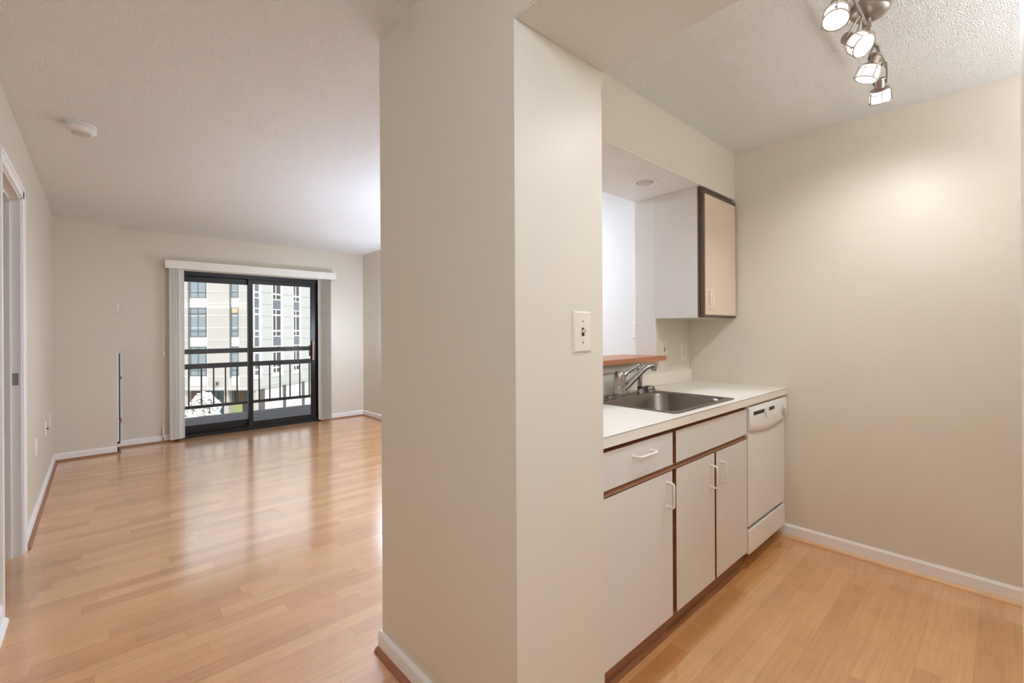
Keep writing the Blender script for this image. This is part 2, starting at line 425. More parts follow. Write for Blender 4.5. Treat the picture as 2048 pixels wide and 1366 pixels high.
# ------------------------------------------------------------------ balcony door
door = bpy.data.objects.new('door_1', None); COL.objects.link(door)
door.location = (1.45, 6.72, 0); door['kind'] = 'structure'; door['label'] = 'black framed sliding glass balcony door'; door['category'] = 'door'
b = bm_new()
box(b, D0, D0+0.045, 6.662, 6.79, 0, 2.01); box(b, D1-0.045, D1, 6.662, 6.79, 0, 2.01)
box(b, D0, D1, 6.662, 6.79, 1.965, 2.012); box(b, D0, D1, 6.662, 6.79, 0.0, 0.03)
box(b, D0+0.045, D1-0.045, 6.672, 6.682, 0.03, 0.045); box(b, D0+0.045, D1-0.045, 6.726, 6.732, 0.03, 0.045)
obj('door_frame', b, 'black_metal', door)
def panel(name, x0, x1, y0, y1, ls, rs, zb, zt, label):
    b = bm_new()
    box(b, x0, x0+ls, y0, y1, 0.032, 1.968, 0.003); box(b, x1-rs, x1, y0, y1, 0.032, 1.968, 0.003)
    box(b, x0+ls, x1-rs, y0, y1, 0.032, zb, 0.003); box(b, x0+ls, x1-rs, y0, y1, zt, 1.968, 0.003)
    f = obj(name, b, 'black_metal', door); f['label'] = label
    g = obj('glass_pane', bx(x0+ls-0.006, x1-rs+0.006, (y0+y1)/2-0.003, (y0+y1)/2+0.003, zb-0.006, zt+0.006), 'glass', f)
    return f
panel('fixed_panel', D0+0.04, 1.50, 6.735, 6.765, 0.05, 0.05, 0.138, 1.893, 'left fixed glass panel')
sp = panel('sliding_panel', 1.447, D1-0.043, 6.686, 6.716, 0.055, 0.085, 0.107, 1.905, 'right sliding glass panel')
b = bm_new()
box(b, 2.205, 2.262, 6.678, 6.687, 0.93, 1.085, 0.003)
box(b, 2.215, 2.228, 6.664, 6.68, 0.96, 0.985, 0.002); box(b, 2.215, 2.228, 6.664, 6.68, 1.03, 1.055, 0.002)
obj('lock_plate', b, 'black_metal', door)
b = bm_new(); box(b, 2.238, 2.262, 6.640, 6.658, 0.872, 1.142, 0.004)
box(b, 2.243, 2.257, 6.656, 6.688, 0.90, 0.92); box(b, 2.243, 2.257, 6.656, 6.688, 1.09, 1.11)
h = obj('door_pull', b, 'tan', door); h['label'] = 'tan wooden pull'

# ------------------------------------------------------------------ vertical blinds
bl = thing('vertical_blinds', 'white vertical blinds drawn open to both sides of the balcony door under a box valance', 'blinds', (1.56, 6.6, 0))
b = bm_new()
box(b, 0.575, 2.54, 6.540, 6.552, 2.022, 2.116, 0.003)
box(b, 0.575, 0.585, 6.552, YF-0.001, 2.022, 2.116); box(b, 2.53, 2.54, 6.552, YF-0.001, 2.022, 2.116)
box(b, 0.585, 2.53, 6.552, YF-0.001, 2.106, 2.116)
obj('valance', b, 'slat', bl)
obj('headrail', bx(0.60, 2.515, 6.578, 6.618, 2.018, 2.06, 0.002), 'slat', bl)
def slats(x0, n, pitch, tilt, zb):
    b = bm_new()
    for k in range(n):
        cx = x0 + k*pitch + random.uniform(-0.0015, 0.0015); t = tilt + random.uniform(-0.06, 0.06)
        cs, sn = math.cos(t), math.sin(t)
        rows = []
        for z in (zb + random.uniform(-0.004, 0.004), 2.02):
            r = []
            for side in (0.0005, -0.0005):
                seq = range(7) if side > 0 else range(6, -1, -1)
                for i in seq:
                    w = (i/6-0.5)*0.080; c = 0.007*(1-(2*i/6-1)**2) + side
                    r.append((cx + c*cs - w*sn, 6.597 + c*sn + w*cs, z))
            rows.append(r)
        loops(b, rows)
    return b
o = obj('slat_stack', slats(0.640, 12, 0.0085, -0.75, 0.026), 'slat_thin', bl, smooth=True); o['label'] = 'left stack of slats'
o = obj('slat_stack', slats(2.335, 12, 0.0105, 0.62, 0.024), 'slat_thin', bl, smooth=True); o['label'] = 'right stack of slats'
b = bm_new(); tube(b, [(0.562, 6.6, 2.03), (0.562, 6.6, 1.05)], 0.0016, 6); lathe(b, (0.562, 6.6, 1.055), (0, 0, -1), [(0, 0.003), (0.01, 0.007), (0.045, 0.009), (0.05, 0.004)], 10)
obj('pull_cord', b, 'slat', bl, True)
b = bm_new(); tube(b, [(0.556, 6.618, 2.03), (0.556, 6.618, 0.10)], 0.0014, 6)
box(b, 0.549, 0.563, 6.612, 6.624, 0.055, 0.19, 0.003)
obj('cord_tensioner', b, 'slat', bl)
struct('trim_13', bx(0.55, 0.562, 6.624, 6.634, 0.025, 0.075), 'grey_line', 'small grey cord anchor on the far baseboard', 'trim')

# ------------------------------------------------------------------ small fittings
def plate(name, label, cat, c, axis, sgn, w, h, kind='toggle', m='almond_plastic', group=None):
    """wall plate centred at c on a wall whose normal is sgn*axis"""
    t = thing(name, label, cat, c, group)
    ex = Vector((0, 1, 0)) if axis == 'x' else Vector((1, 0, 0))
    nrm = Vector((sgn, 0, 0)) if axis == 'x' else Vector((0, sgn, 0))
    c = Vector(c)
    def pbox(u0, u1, z0, z1, d0, d1, bev=0.0, b=None):
        b = b or bm_new()
        A = c + ex*u0 + nrm*d0 + UP*z0; B = c + ex*u1 + nrm*d1 + UP*z1
        return box(b, min(A.x, B.x), max(A.x, B.x), min(A.y, B.y), max(A.y, B.y), min(A.z, B.z), max(A.z, B.z), bev)
    # bevelled plate
    def ring(hw, hh, d): return [c + ex*u + UP*z + nrm*d for u, z in ((-hw, -hh), (hw, -hh), (hw, hh), (-hw, hh))]
    b = bm_new(); loops(b, [ring(w/2, h/2, 0.0), ring(w/2, h/2, 0.002), ring(w/2-0.005, h/2-0.005, 0.007)])
    obj('cover_plate', b, m, t)
    if kind == 'toggle':
        obj('toggle_slot', pbox(-0.006, 0.006, -0.013, 0.013, 0.006, 0.0075), 'dark_slot', t)
        b = bm_new(); tube(b, [c + nrm*0.006 + UP*0.001, c + nrm*0.021 + UP*0.009], [0.0052, 0.0042], 8)
        obj('toggle', b, m, t, True)
        for dz in (-0.030, 0.030):
            b = bm_new(); lathe(b, c + UP*dz*h/0.115 + nrm*0.0065, nrm, [(0, 0.0032), (0.0012, 0.003)], 12); obj('screw', b, 'grey_line', t)
    elif kind == 'duplex':
        for dz in (-0.0195, 0.0195):
            b = bm_new(); lathe(b, c + UP*dz + nrm*0.0065, nrm, [(0, 0.0165), (0.0022, 0.016)], 20)
            r = obj('receptacle', b, m, t)
            b = bm_new()
            for u in (-0.0063, 0.0063): pbox(u-0.0012, u+0.0012, dz-0.001, dz+0.008, 0.0085, 0.0092, 0, b)
            pbox(-0.0022, 0.0022, dz-0.011, dz-0.006, 0.0085, 0.0092, 0, b)
            obj('socket_hole', b, 'dark_slot', r)
        b = bm_new(); lathe(b, c + nrm*0.0065, nrm, [(0, 0.003), (0.001, 0.003)], 12); obj('screw', b, 'grey_line', t)
    elif kind == 'coax':
        b = bm_new(); lathe(b, c + nrm*0.0065, nrm, [(0, 0.007), (0.004, 0.007), (0.004, 0.0045), (0.014, 0.0045)], 12); obj('cable_connector', b, 'dark_slot', t)
    return t
plate('light_switch', 'almond toggle light switch on the kitchen-facing end of the thick partition wall', 'switch', (1.118, YS0, 1.272), 'y', -1, 0.086, 0.128)
plate('light_switch', 'beige toggle switch on the wall right of the pass-through, above the counter', 'switch', (2.775, 1.55, 1.145), 'y', -1, 0.074, 0.126)
plate('wall_outlet', 'beige duplex outlet below the wall cabinet near the kitchen corner', 'outlet', (3.04, 1.55, 1.12), 'y', -1, 0.076, 0.122, 'duplex')
plate('light_switch', 'white toggle switch on the living room wall seen through the pass-through', 'switch', (XR, 1.885, 1.274), 'x', -1, 0.074, 0.12, 'toggle', 'white_plastic')
plate('wall_outlet', 'white duplex outlet low on the left wall, nearest to the doorway', 'outlet', (XL, 4.64, 0.476), 'x', 1, 0.072, 0.116, 'duplex', 'white_plastic')
plate('cable_plate', 'white plate with a black cable connector low on the left wall', 'cable outlet', (XL, 5.42, 0.478), 'x', 1, 0.072, 0.116, 'coax', 'white_plastic')
plate('wall_outlet', 'white duplex outlet low on the left wall, nearest to the far corner', 'outlet', (XL, 5.87, 0.489), 'x', 1, 0.072, 0.116, 'duplex', 'white_plastic')

# thermostat and heater cover on the side of the chase
t = thing('thermostat', 'small white thermostat on the side of the boxed chase beside the far wall', 'thermostat', (0.148, 6.56, 1.545))
obj('housing', bx(0.148, 0.172, 6.50, 6.60, 1.50, 1.59, 0.005), 'white_plastic', t)
obj('dial_cover', bx(0.172, 0.176, 6.515, 6.585, 1.515, 1.56, 0.001), 'grey_line', t)
t = thing('heater_panel', 'tall narrow heater panel with a dark open slot on the side of the boxed chase', 'heater', (0.148, 6.5, 0.09))
b = bm_new(); box(b, 0.148, 0.161, 6.384, 6.42, 0.12, 1.06, 0.002); obj('side_frame', b, 'white_plastic', t)
b = bm_new(); box(b, 0.148, 0.172, 6.42, 6.60, 0.09, 1.05); obj('recess', b, 'dark_slot', t)
b = bm_new(); box(b, 0.172, 0.196, 6.59, 6.63, 0.09, 1.06, 0.006); obj('front_cover', b, 'white_plastic', t)
for z in (0.32, 0.78):
    obj('bracket', bx(0.160, 0.186, 6.41, 6.60, z, z+0.025, 0.002), 'steel', t)

# smoke detector
t = thing('smoke_detector', 'round white smoke detector on the popcorn ceiling', 'smoke detector', (-0.066, 3.50, CEIL))
b = bm_new(); lathe(b, (-0.066, 3.50, CEIL-0.001), (0, 0, -1), [(0, 0.066), (0.010, 0.066), (0.012, 0.062), (0.012, 0.05)], 40); obj('mounting_base', b, 'white_plastic', t, True)
b = bm_new(); lathe(b, (-0.066, 3.50, CEIL-0.012), (0, 0, -1), [(0, 0.060), (0.004, 0.066), (0.02, 0.066), (0.03, 0.058), (0.036, 0.045), (0.037, 0.0)][:-1], 40); obj('cover', b, 'white_plastic', t, True)
b = bm_new()
for k in range(-6, 7):
    x = -0.066 + k*0.0075; w = math.sqrt(max(0.0, 0.045**2-(k*0.0075)**2))
    if w > 0.008: box(b, x-0.0012, x+0.0012, 3.50-w, 3.50+w, CEIL-0.0505, CEIL-0.048)
obj('vent_ribs', b, mat('light_grey_vent', (200, 200, 198), 0.5), t)
b = bm_new(); lathe(b, (-0.10, 3.472, CEIL-0.0445), (0, 0, -1), [(0, 0.004), (0.004, 0.003)], 10); obj('indicator', b, 'dark_slot', t)

# recessed light in the soffit
t = thing('recessed_light', 'round recessed light in the white soffit over the sink, switched off', 'light', (2.362, 1.432, ZSOF-0.003))
z = ZSOF-0.003
b = bm_new(); lathe(b, (2.362, 1.432, z+0.0005), (0, 0, -1), [(0, 0.073), (0.004, 0.072), (0.006, 0.066), (0.003, 0.052), (0.0005, 0.050)], 48, False, False); obj('trim_ring', b, 'white_plastic', t, True)
b = bm_new(); lathe(b, (2.362, 1.432, z+0.0005), (0, 0, -1), [(0, 0.0515), (0.001, 0.0515)], 40); obj('shadow_gap', b, 'dark_slot', t)
b = bm_new(); lathe(b, (2.362, 1.432, z), (0, 0, -1), [(0, 0.048), (0.004, 0.047), (0.005, 0.044)], 40); obj('lens', b, mat('frosted_lens', (196, 194, 190), 0.6), t, True)

# ------------------------------------------------------------------ pass-through ledge
t = thing('pass_through_ledge', 'orange-brown wooden ledge along the bottom of the pass-through opening', 'ledge', (1.95, 1.55, 1.079))
b = bm_new(); box(b, XS1+0.001, 2.671, 1.49, YS1+0.09, 1.0795, 1.110, 0.002); box(b, 2.671, 2.705, 1.49, 1.5495, 1.0795, 1.110, 0.002)
obj('ledge_board', b, 'sill', t)
obj('apron', bx(XS1+0.001, 2.68, 1.534, 1.5495, 1.032, 1.079), 'wall', t)

# ------------------------------------------------------------------ kitchen counter run
CT = 0.915
t = thing('countertop', 'cream laminate countertop with a low backsplash along the pass-through wall', 'countertop', (2.18, 1.24, 0.877))
b = bm_new()
SX0, SX1, SY0, SY1 = 1.852, 2.418, 0.990, 1.40
X0, X1 = XS1+0.001, XK-0.001
box(b, X0, X1, 0.922, SY0, 0.877, CT); box(b, X0, X1, SY1, 1.5495, 0.877, CT); box(b, X0, SX0, SY0, SY1, 0.877, CT); box(b, SX1, X1, SY0, SY1, 0.877, CT)
obj('worktop', b, 'counter', t)
obj('edge_seam', bx(X0, X1, 0.9212, 0.9224, CT-0.0022, CT+0.0002), 'grey_line', t)
obj('backsplash', bx(X0, X1-0.004, 1.528, 1.5495, CT, 0.997, 0.003), 'counter', t)

def pull(parent, p0, p1, out, r=0.005):
    p0, p1, out = Vector(p0), Vector(p1), Vector(out)
    b = bm_new(); tube(b, fillet([p0, p0+out, p1+out, p1], 0.012, 6), r, 10)
    for p in (p0, p1): lathe(b, p, out, [(0.0, 0.0078), (0.003, 0.0072)], 12)
    return obj('handle', b, 'handle', parent, True)
YD0, YD1 = 0.936, 0.954           # door thickness range
def cabinet(name, label, x0, x1, loc):
    t = thing(name, label, 'cabinet', loc)
    b = bm_new(); box(b, x0, x1, YD1+0.001, 1.545, 0.10, 0.70)
    box(b, x0, x1, YD1+0.001, 0.985, 0.70, 0.876); box(b, x0, x0+0.012, 0.985, 1.545, 0.70, 0.876); box(b, x1-0.012, x1, 0.985, 1.545, 0.70, 0.876)
    obj('carcass', b, 'oak_dark', t)
    b = bm_new(); box(b, x0, x1, 0.976, 0.99, 0.0, 0.10); obj('toe_kick', b, 'oak_dark', t)
    b = bm_new(); prism(b, [(0.976, 0.0), (0.962, 0.0), (0.964, 0.010), (0.970, 0.018), (0.976, 0.02)], 'x', x0, min(x1, 2.505)); obj('shoe_moulding', b, 'oak_dark', t)
    b = bm_new(); prism(b, [(YD1, 0.724), (YD1, 0.699), (0.940, 0.699), (0.935, 0.704), (0.946, 0.712), (0.946, 0.724)], 'x', x0, x1); obj('finger_rail', b, 'oak_dark', t)
    return t
def front(parent, name, x0, x1, z0, z1):
    f = obj(name, bx(x0, x1, YD0+0.001, YD1, z0, z1), 'oak_dark', parent)
    obj('laminate_face', bx(x0+0.0006, x1-0.0006, YD0, YD0+0.002, z0+0.0006, z1-0.0006), 'laminate', f)
    return f
c1 = cabinet('base_cabinet', 'white laminate base cabinet with one drawer beside the partition wall', XS1+0.002, 1.757, (1.49, 1.24, 0))
d = front(c1, 'drawer', XS1+0.006, 1.744, 0.724, 0.857); pull(d, (1.457, YD0, 0.812), (1.577, YD0, 0.812), (0, -0.030, 0))
d = front(c1, 'door', XS1+0.006, 1.740, 0.105, 0.699); pull(d, (1.697, YD0, 0.562), (1.697, YD0, 0.660), (0, -0.030, 0))
c2 = cabinet('sink_cabinet', 'white laminate two-door sink base cabinet between drawer cabinet and dishwasher', 1.757, 2.527, (2.14, 1.24, 0))
front(c2, 'false_drawer', 1.772, 2.522, 0.724, 0.857)
d = front(c2, 'door', 1.772, 2.134, 0.105, 0.699); pull(d, (2.096, YD0, 0.548), (2.096, YD0, 0.646), (0, -0.030, 0))
d = front(c2, 'door', 2.152, 2.522, 0.105, 0.699); pull(d, (2.195, YD0, 0.548), (2.195, YD0, 0.646), (0, -0.030, 0))

# dishwasher
dw = thing('dishwasher', 'white built-in dishwasher at the right end of the counter', 'dishwasher', (2.81, 1.24, 0))
obj('tub', bx(2.532, 3.096, 0.958, 1.53, 0.075, 0.874), 'dw_white', dw)
obj('door', bx(2.531, 3.094, 0.932, 0.957, 0.232, 0.74, 0.003), 'dw_white', dw)
obj('lower_panel', bx(2.531, 3.094, 0.930, 0.957, 0.086, 0.213, 0.004), 'dw_white', dw)
obj('base_gap', bx(2.54, 3.09, 0.948, 0.957, 0.21, 0.235), 'dark_slot', dw)
obj('toe_kick', bx(2.531, 3.12, 1.0, 1.014, 0.0, 0.075), 'oak_dark', dw)
# control panel: slightly bowed front with an arched lower edge
def arch(u): return 0.735 - 0.022*(1-(2*u-1)**2)
cols = []
b = bm_new(); n = 24
for k in range(n+1):
    u = k/n; x = 2.530 + u*(3.118-2.530); e = 0.006*(1-(2*u-1)**2)
    y0 = 0.926 - e; zb = arch(u)
    cols.append([(x, 0.957, 0.864), (x, y0+0.006, 0.864), (x, y0, 0.856), (x, y0-0.004, zb+0.035), (x, y0-0.001, zb+0.012), (x, y0+0.010, zb), (x, 0.957, zb)])
loops(b, cols)
cp = obj('control_panel', b, 'dw_white', dw, True, 40)
b = bm_new()
cols = []
for k in range(n+1):
    u = k/n; x = 2.536 + u*(3.112-2.536); zb = arch(u)
    cols.append([(x, 0.957, zb+0.004), (x, 0.930, zb+0.004), (x, 0.930, zb-0.010), (x, 0.957, zb-0.010)])
loops(b, cols); obj('grip_lip', b, mat('grey_white_plastic', (196, 191, 184), 0.4), dw, True)
b = bm_new(); cols = []
for k in range(17):
    x = 2.582 + k/16*0.303; u = (x-2.530)/0.588; y0 = 0.926 - 0.006*(1-(2*u-1)**2) - 0.0028
    cols.append([(x, 0.926, 0.836), (x, y0+0.0008, 0.836), (x, y0, 0.817), (x, 0.926, 0.817)])
loops(b, cols); obj('vent_slot', b, 'dark_slot', cp)
b = bm_new(); box(b, 2.725, 2.757, 0.903, 0.921, 0.810, 0.841, 0.003); obj('latch', b, 'dw_white', cp)
b = bm_new(); lathe(b, (3.03, 0.924, 0.783), (0, -1, 0), [(0, 0.026), (0.006, 0.0255), (0.010, 0.022)], 28); box(b, 3.026, 3.034, 0.905, 0.916, 0.762, 0.804, 0.002)
obj('dial', b, mat('pale_grey_dial', (182, 178, 172), 0.35), cp, True)
b = bm_new()
for k in range(11):
    a = math.radians(-60 + 30*k); cx, cz = 3.03 + 0.034*math.cos(a), 0.783 + 0.034*math.sin(a)
    box(b, cx-0.0025, cx+0.0025, 0.9195, 0.9225, cz-0.002, cz+0.002)
obj('dial_marks', b, 'grey_line', cp)

# sink
sk = thing('sink', 'stainless steel drop-in sink set into the cream countertop', 'sink', (2.135, 1.2, CT))
rings = [rrect(1.825, 2.446, 0.962, 1.492, CT+0.0005, 0.018), rrect(1.827, 2.444, 0.964, 1.490, CT+0.004, 0.017),
         rrect(1.845, 2.426, 0.982, 1.400, CT+0.004, 0.05), rrect(1.862, 2.410, 0.999, 1.388, CT+0.001, 0.065),
         rrect(1.868, 2.404, 1.005, 1.383, CT-0.012, 0.07), rrect(1.882, 2.390, 1.02, 1.368, CT-0.15, 0.075),
         rrect(1.90, 2.372, 1.038, 1.35, CT-0.172, 0.07), rrect(1.95, 2.322, 1.088, 1.30, CT-0.178, 0.05)]
b = bm_new(); loops(b, rings, False, True)
obj('basin', b, 'steel', sk, True, 50)
b = bm_new(); lathe(b, (2.136, 1.194, CT-0.179), (0, 0, 1), [(0, 0.045), (0.004, 0.043), (0.003, 0.03), (0.001, 0.012)], 28); obj('drain', b, 'chrome', sk, True)

# faucet
DZK = CT+0.0045
fa = thing('faucet', 'chrome single-lever kitchen faucet at the back of the sink', 'faucet', (2.115, 1.445, DZK))
obj('deck_plate', loops(bm_new(), [rrect(1.99, 2.24, 1.415, 1.475, DZK-0.0005, 0.028), rrect(1.99, 2.24, 1.415, 1.475, DZK+0.006, 0.028), rrect(1.998, 2.232, 1.423, 1.467, DZK+0.010, 0.02)]), 'chrome', fa, True)
b = bm_new(); lathe(b, (2.115, 1.445, DZK+0.009), (0, 0, 1), [(0, 0.035), (0.012, 0.033), (0.040, 0.0325), (0.0402, 0.031), (0.042, 0.031), (0.0422, 0.0325), (0.082, 0.031), (0.0822, 0.029), (0.084, 0.029), (0.0842, 0.031), (0.108, 0.029), (0.118, 0.024), (0.122, 0.012)], 36)
obj('body', b, 'chrome', fa, True)
b = bm_new(); tube(b, [(2.125, 1.443, 1.008), (2.175, 1.432, 1.046), (2.225, 1.415, 1.068), (2.243, 1.408, 1.078)], [0.015, 0.0125, 0.0095, 0.009], 12); obj('lever', b, 'chrome', fa, True)
b = bm_new(); tube(b, [(2.118, 1.43, 0.948), (2.14, 1.415, 0.968), (2.18, 1.395, 1.007), (2.22, 1.375, 1.046), (2.245, 1.362, 1.066), (2.27, 1.35, 1.076), (2.293, 1.342, 1.077)], [0.0165, 0.0165, 0.016, 0.0155, 0.015, 0.0145, 0.014], 14); sphere(b, (2.118, 1.432, 0.948), 0.0175)
sp_ = obj('spout', b, 'chrome', fa, True)
b = bm_new(); lathe(b, (2.296, 1.341, 1.089), (0, 0, -1), [(0, 0.010), (0.003, 0.0155), (0.024, 0.0155), (0.0245, 0.0135), (0.042, 0.013), (0.0425, 0.008)], 20); obj('aerator', b, 'chrome', sp_, True)
ss = thing('side_sprayer', 'chrome pull-out side sprayer standing right of the faucet', 'sprayer', (2.318, 1.445, DZK))
b = bm_new(); lathe(b, (2.318, 1.445, DZK-0.0005), (0, 0, 1), [(0, 0.026), (0.004, 0.025), (0.010, 0.017), (0.018, 0.016)], 28); obj('holder', b, 'chrome', ss, True)
b = bm_new(); lathe(b, (2.318, 1.445, DZK+0.017), (0, 0, 1), [(0, 0.0145), (0.014, 0.0145)], 20); obj('collar', b, 'black_rubber', ss)
b = bm_new(); lathe(b, (2.318, 1.445, DZK+0.030), (0, 0, 1), [(0, 0.0135), (0.06, 0.0145), (0.085, 0.0165), (0.11, 0.012), (0.118, 0.006)], 24); sphere(b, (2.300, 1.440, DZK+0.135), 0.013); obj('wand', b, 'chrome', ss, True)
b = bm_new()
for k in range(7): sphere(b, (2.3135, 1.4315, DZK+0.046+k*0.0085), 0.0026, 1)
obj('reflection_beads', b, 'black_rubber', ss)  # dark beads modelled in place of the wand's chain-like reflection
ag = thing('sink_hole_cover', 'round stainless steel cap covering a hole at the back right of the sink', 'cap', (2.414, 1.445, DZK))
b = bm_new(); lathe(b, (2.414, 1.445, DZK-0.0005), (0, 0, 1), [(0, 0.044), (0.003, 0.043), (0.005, 0.038)], 32); obj('flange', b, 'steel', ag, True)
b = bm_new(); lathe(b, (2.414, 1.445, DZK+0.004), (0, 0, 1), [(0, 0.036), (0.012, 0.036), (0.019, 0.032), (0.022, 0.022)], 32); obj('cap', b, 'steel', ag, True)

# wall cabinet
uc = thing('wall_cabinet', 'white wall cabinet with a dark brown edged door under the soffit', 'cabinet', (2.89, 1.39, 1.35))
UX0, UX1 = 2.660, XK-0.001
obj('body', bx(UX0, UX1, 1.262, 1.5495, 1.350, ZSOF-0.004), 'laminate_side', uc)
obj('face_frame', bx(UX0, UX1, 1.250, 1.262, 1.350, ZSOF-0.004), 'frame_brown', uc)
dd = obj('door', bx(UX0+0.002, UX1-0.010, 1.222, 1.248, 1.352, ZSOF-0.028, 0.002, 1), 'frame_brown', uc)
obj('door_face', bx(UX0+0.012, UX1-0.018, 1.2205, 1.224, 1.366, ZSOF-0.050), mat('warm_lit_laminate', (214, 200, 181), 0.35), dd)  # lower-door laminate tinted beige to stand in for warm track light
pull(dd, (2.715, 1.2205, 1.405), (2.715, 1.2205, 1.510), (0, -0.028, 0))

# ------------------------------------------------------------------ kitchen track light
TL = thing('track_light', 'brushed nickel ceiling light with four caged frosted glass spot heads', 'light', (2.06, 0.335, CEIL))
b = bm_new(); lathe(b, (2.06, 0.335, CEIL-0.0005), (0, 0, -1), [(0, 0.060), (0.018, 0.060), (0.020, 0.057), (0.024, 0.057), (0.036, 0.046), (0.044, 0.030), (0.047, 0.010)], 40); obj('canopy', b, 'nickel', TL, True)
b = bm_new(); tube(b, [(1.80, 0.345, 2.372), (2.44, 0.345, 2.372)], 0.0055, 10); lathe(b, (2.06, 0.345, 2.40), (0, 0, -1), [(0, 0.014), (0.034, 0.014), (0.038, 0.008)], 16)
obj('bar', b, 'nickel', TL, True)
def cdir(r, u, t): return (RGT*r + UP*u - FWD*t).normalized()
def head(c, d, bar_x):
    """c: centre of the open face, d: axis from the socket to the open face"""
    d = Vector(d).normalized(); c = Vector(c); R, Hh = 0.0365, 0.046
    back = c - d*Hh
    b = bm_new(); lathe(b, back, d, [(-0.046, 0.010), (-0.045, 0.0195), (-0.039, 0.020), (-0.037, 0.0175), (-0.009, 0.0175), (-0.008, 0.025), (-0.003, 0.033), (0.0, 0.033)], 32)
    mid = back - d*0.024
    # U bracket from the bar to the sides of the socket
    top = Vector((bar_x, 0.345, 2.372))
    side = d.cross((top-mid)).normalized()
    for s in (-1, 1):
        tube(b, [top + side*s*0.006, top*0.5 + mid*0.5 + side*s*0.016, mid + side*s*0.020], 0.0036, 8)
    hd = obj('spot_head', b, 'nickel', TL, True)
    b = bm_new(); lathe(b, back, d, [(0.0005, 0.029), (0.003, R-0.005), (0.011, R-0.0025), (Hh-0.003, R-0.001), (Hh, R-0.005)], 40); gs = obj('glass_shade', b, 'track_glass', hd, True)
    b = bm_new(); lathe(b, back, d, [(Hh-0.0005, R-0.0045), (Hh+0.0012, R-0.006), (Hh+0.002, 0.015)], 40); obj('front_lens', b, 'track_face', gs, True)
    ld = bpy.data.lights.new('spot_bulb', 'SPOT'); ld.energy = TRACK_WATTS; ld.spot_size = math.radians(122); ld.spot_blend = 0.8; ld.shadow_soft_size = 0.03; ld.color = (0.97, 0.965, 1.0)
    lo = bpy.data.objects.new('spot_bulb', ld); COL.objects.link(lo); lo.location = back + d*(Hh+0.012); lo.rotation_euler = d.to_track_quat('-Z', 'Y').to_euler()
    b = bm_new()
    _, u, v = frame_for(d)
    def ring(t, rr, th):
        pts = [back + d*t + (u*math.cos(2*PI*k/36) + v*math.sin(2*PI*k/36))*rr for k in range(36)]
        q = [[p + (d*math.cos(a) + ((p-back-d*t).normalized())*math.sin(a))*th for a in (0, PI/3*1, PI/3*2, PI, PI/3*4, PI/3*5)] for p in pts]
        V = [[b.verts.new(x) for x in r] for r in q]
        for i in range(36):
            for j in range(6):
                b.faces.new((V[i][j], V[i][(j+1) % 6], V[(i+1) % 36][(j+1) % 6], V[(i+1) % 36][j]))
    ring(Hh-0.001, R+0.0005, 0.0018); ring(0.012, R-0.0005, 0.0011)
    for k in range(6):
        a = 2*PI*k/6 + 0.35
        e = u*math.cos(a) + v*math.sin(a)
        tube(b, [back + d*0.0 + e*(R-0.006), back + d*0.004 + e*(R+0.001), back + d*(Hh-0.002) + e*(R+0.0015)], 0.0012, 6)
        # flared tabs at back and front
        tb = e.cross(d)
        if k % 2 == 0:
            p = back + d*0.005 + e*(R+0.002)
            q = back + d*(Hh-0.005) + e*(R+0.005)
            for pp in (p, q):
                tube(b, [pp - d*0.003 - tb*0.004, pp + d*0.003 + tb*0.004], 0.0022, 6)
            tube(b, [p, q], 0.0016, 6)
    obj('cage', b, 'nickel', hd, True)
head((1.775, 0.378, 2.279), cdir(-0.30, -0.90, 0.32), 1.805)
head((1.962, 0.336, 2.255), cdir(0.205, -0.73, 0.652), 1.975)
head((2.192, 0.371, 2.236), cdir(-0.265, -0.931, -0.25), 2.230)
head((2.390, 0.358, 2.214), cdir(0.373, -0.811, -0.451), 2.400)

# fill lamps added out of view to brighten the living room, kitchen and hall
FX, FY = 2.83, 5.35
t = thing('added_floor_lamp', 'added unseen slim floor lamp with a glowing white glass globe against the living room right wall', 'lamp', (FX, FY, 0))  # unseen lamp added to brighten the living room's left wall
b = bm_new(); lathe(b, (FX, FY, 0.0005), (0, 0, 1), [(0, 0.11), (0.012, 0.11), (0.02, 0.10), (0.028, 0.02)], 36); obj('base', b, 'nickel', t, True)
b = bm_new(); tube(b, [(FX, FY, 0.02), (FX, FY, 1.15)], 0.009, 12); lathe(b, (FX, FY, 1.12), (0, 0, 1), [(0, 0.012), (0.01, 0.03), (0.035, 0.035)], 20); obj('stem', b, 'nickel', t, True)
obj('globe', sphere(bm_new(), (FX, FY, 1.25), 0.11, 4), 'living_fill_glass', t, True, 180)
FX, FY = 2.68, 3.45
t = thing('added_floor_uplight', 'added unseen low cylindrical floor uplight with a glowing diffuser in the dining corner behind the partition wall', 'lamp', (FX, FY, 0))  # unseen uplight added to wash the living room ceiling
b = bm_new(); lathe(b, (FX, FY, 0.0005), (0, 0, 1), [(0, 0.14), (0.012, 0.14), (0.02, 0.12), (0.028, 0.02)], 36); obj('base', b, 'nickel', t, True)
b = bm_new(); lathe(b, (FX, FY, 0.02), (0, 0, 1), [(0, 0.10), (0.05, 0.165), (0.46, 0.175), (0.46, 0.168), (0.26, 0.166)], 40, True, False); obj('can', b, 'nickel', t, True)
b = bm_new(); lathe(b, (FX, FY, 0.28), (0, 0, 1), [(0, 0.164), (0.006, 0.145), (0.010, 0.05)], 40); obj('diffuser', b, 'ceiling_fill_glass', t, True)
t = thing('added_ceiling_lamp', 'added unseen flat round flush ceiling lamp over the dining corner behind the partition wall', 'lamp', (2.2, 3.05, CEIL))  # unseen lamp added as soft fill for living room and dining wall
b = bm_new(); lathe(b, (2.2, 3.05, CEIL-0.0005), (0, 0, -1), [(0, 0.27), (0.03, 0.27), (0.032, 0.26)], 48); obj('base', b, 'nickel', t, True)
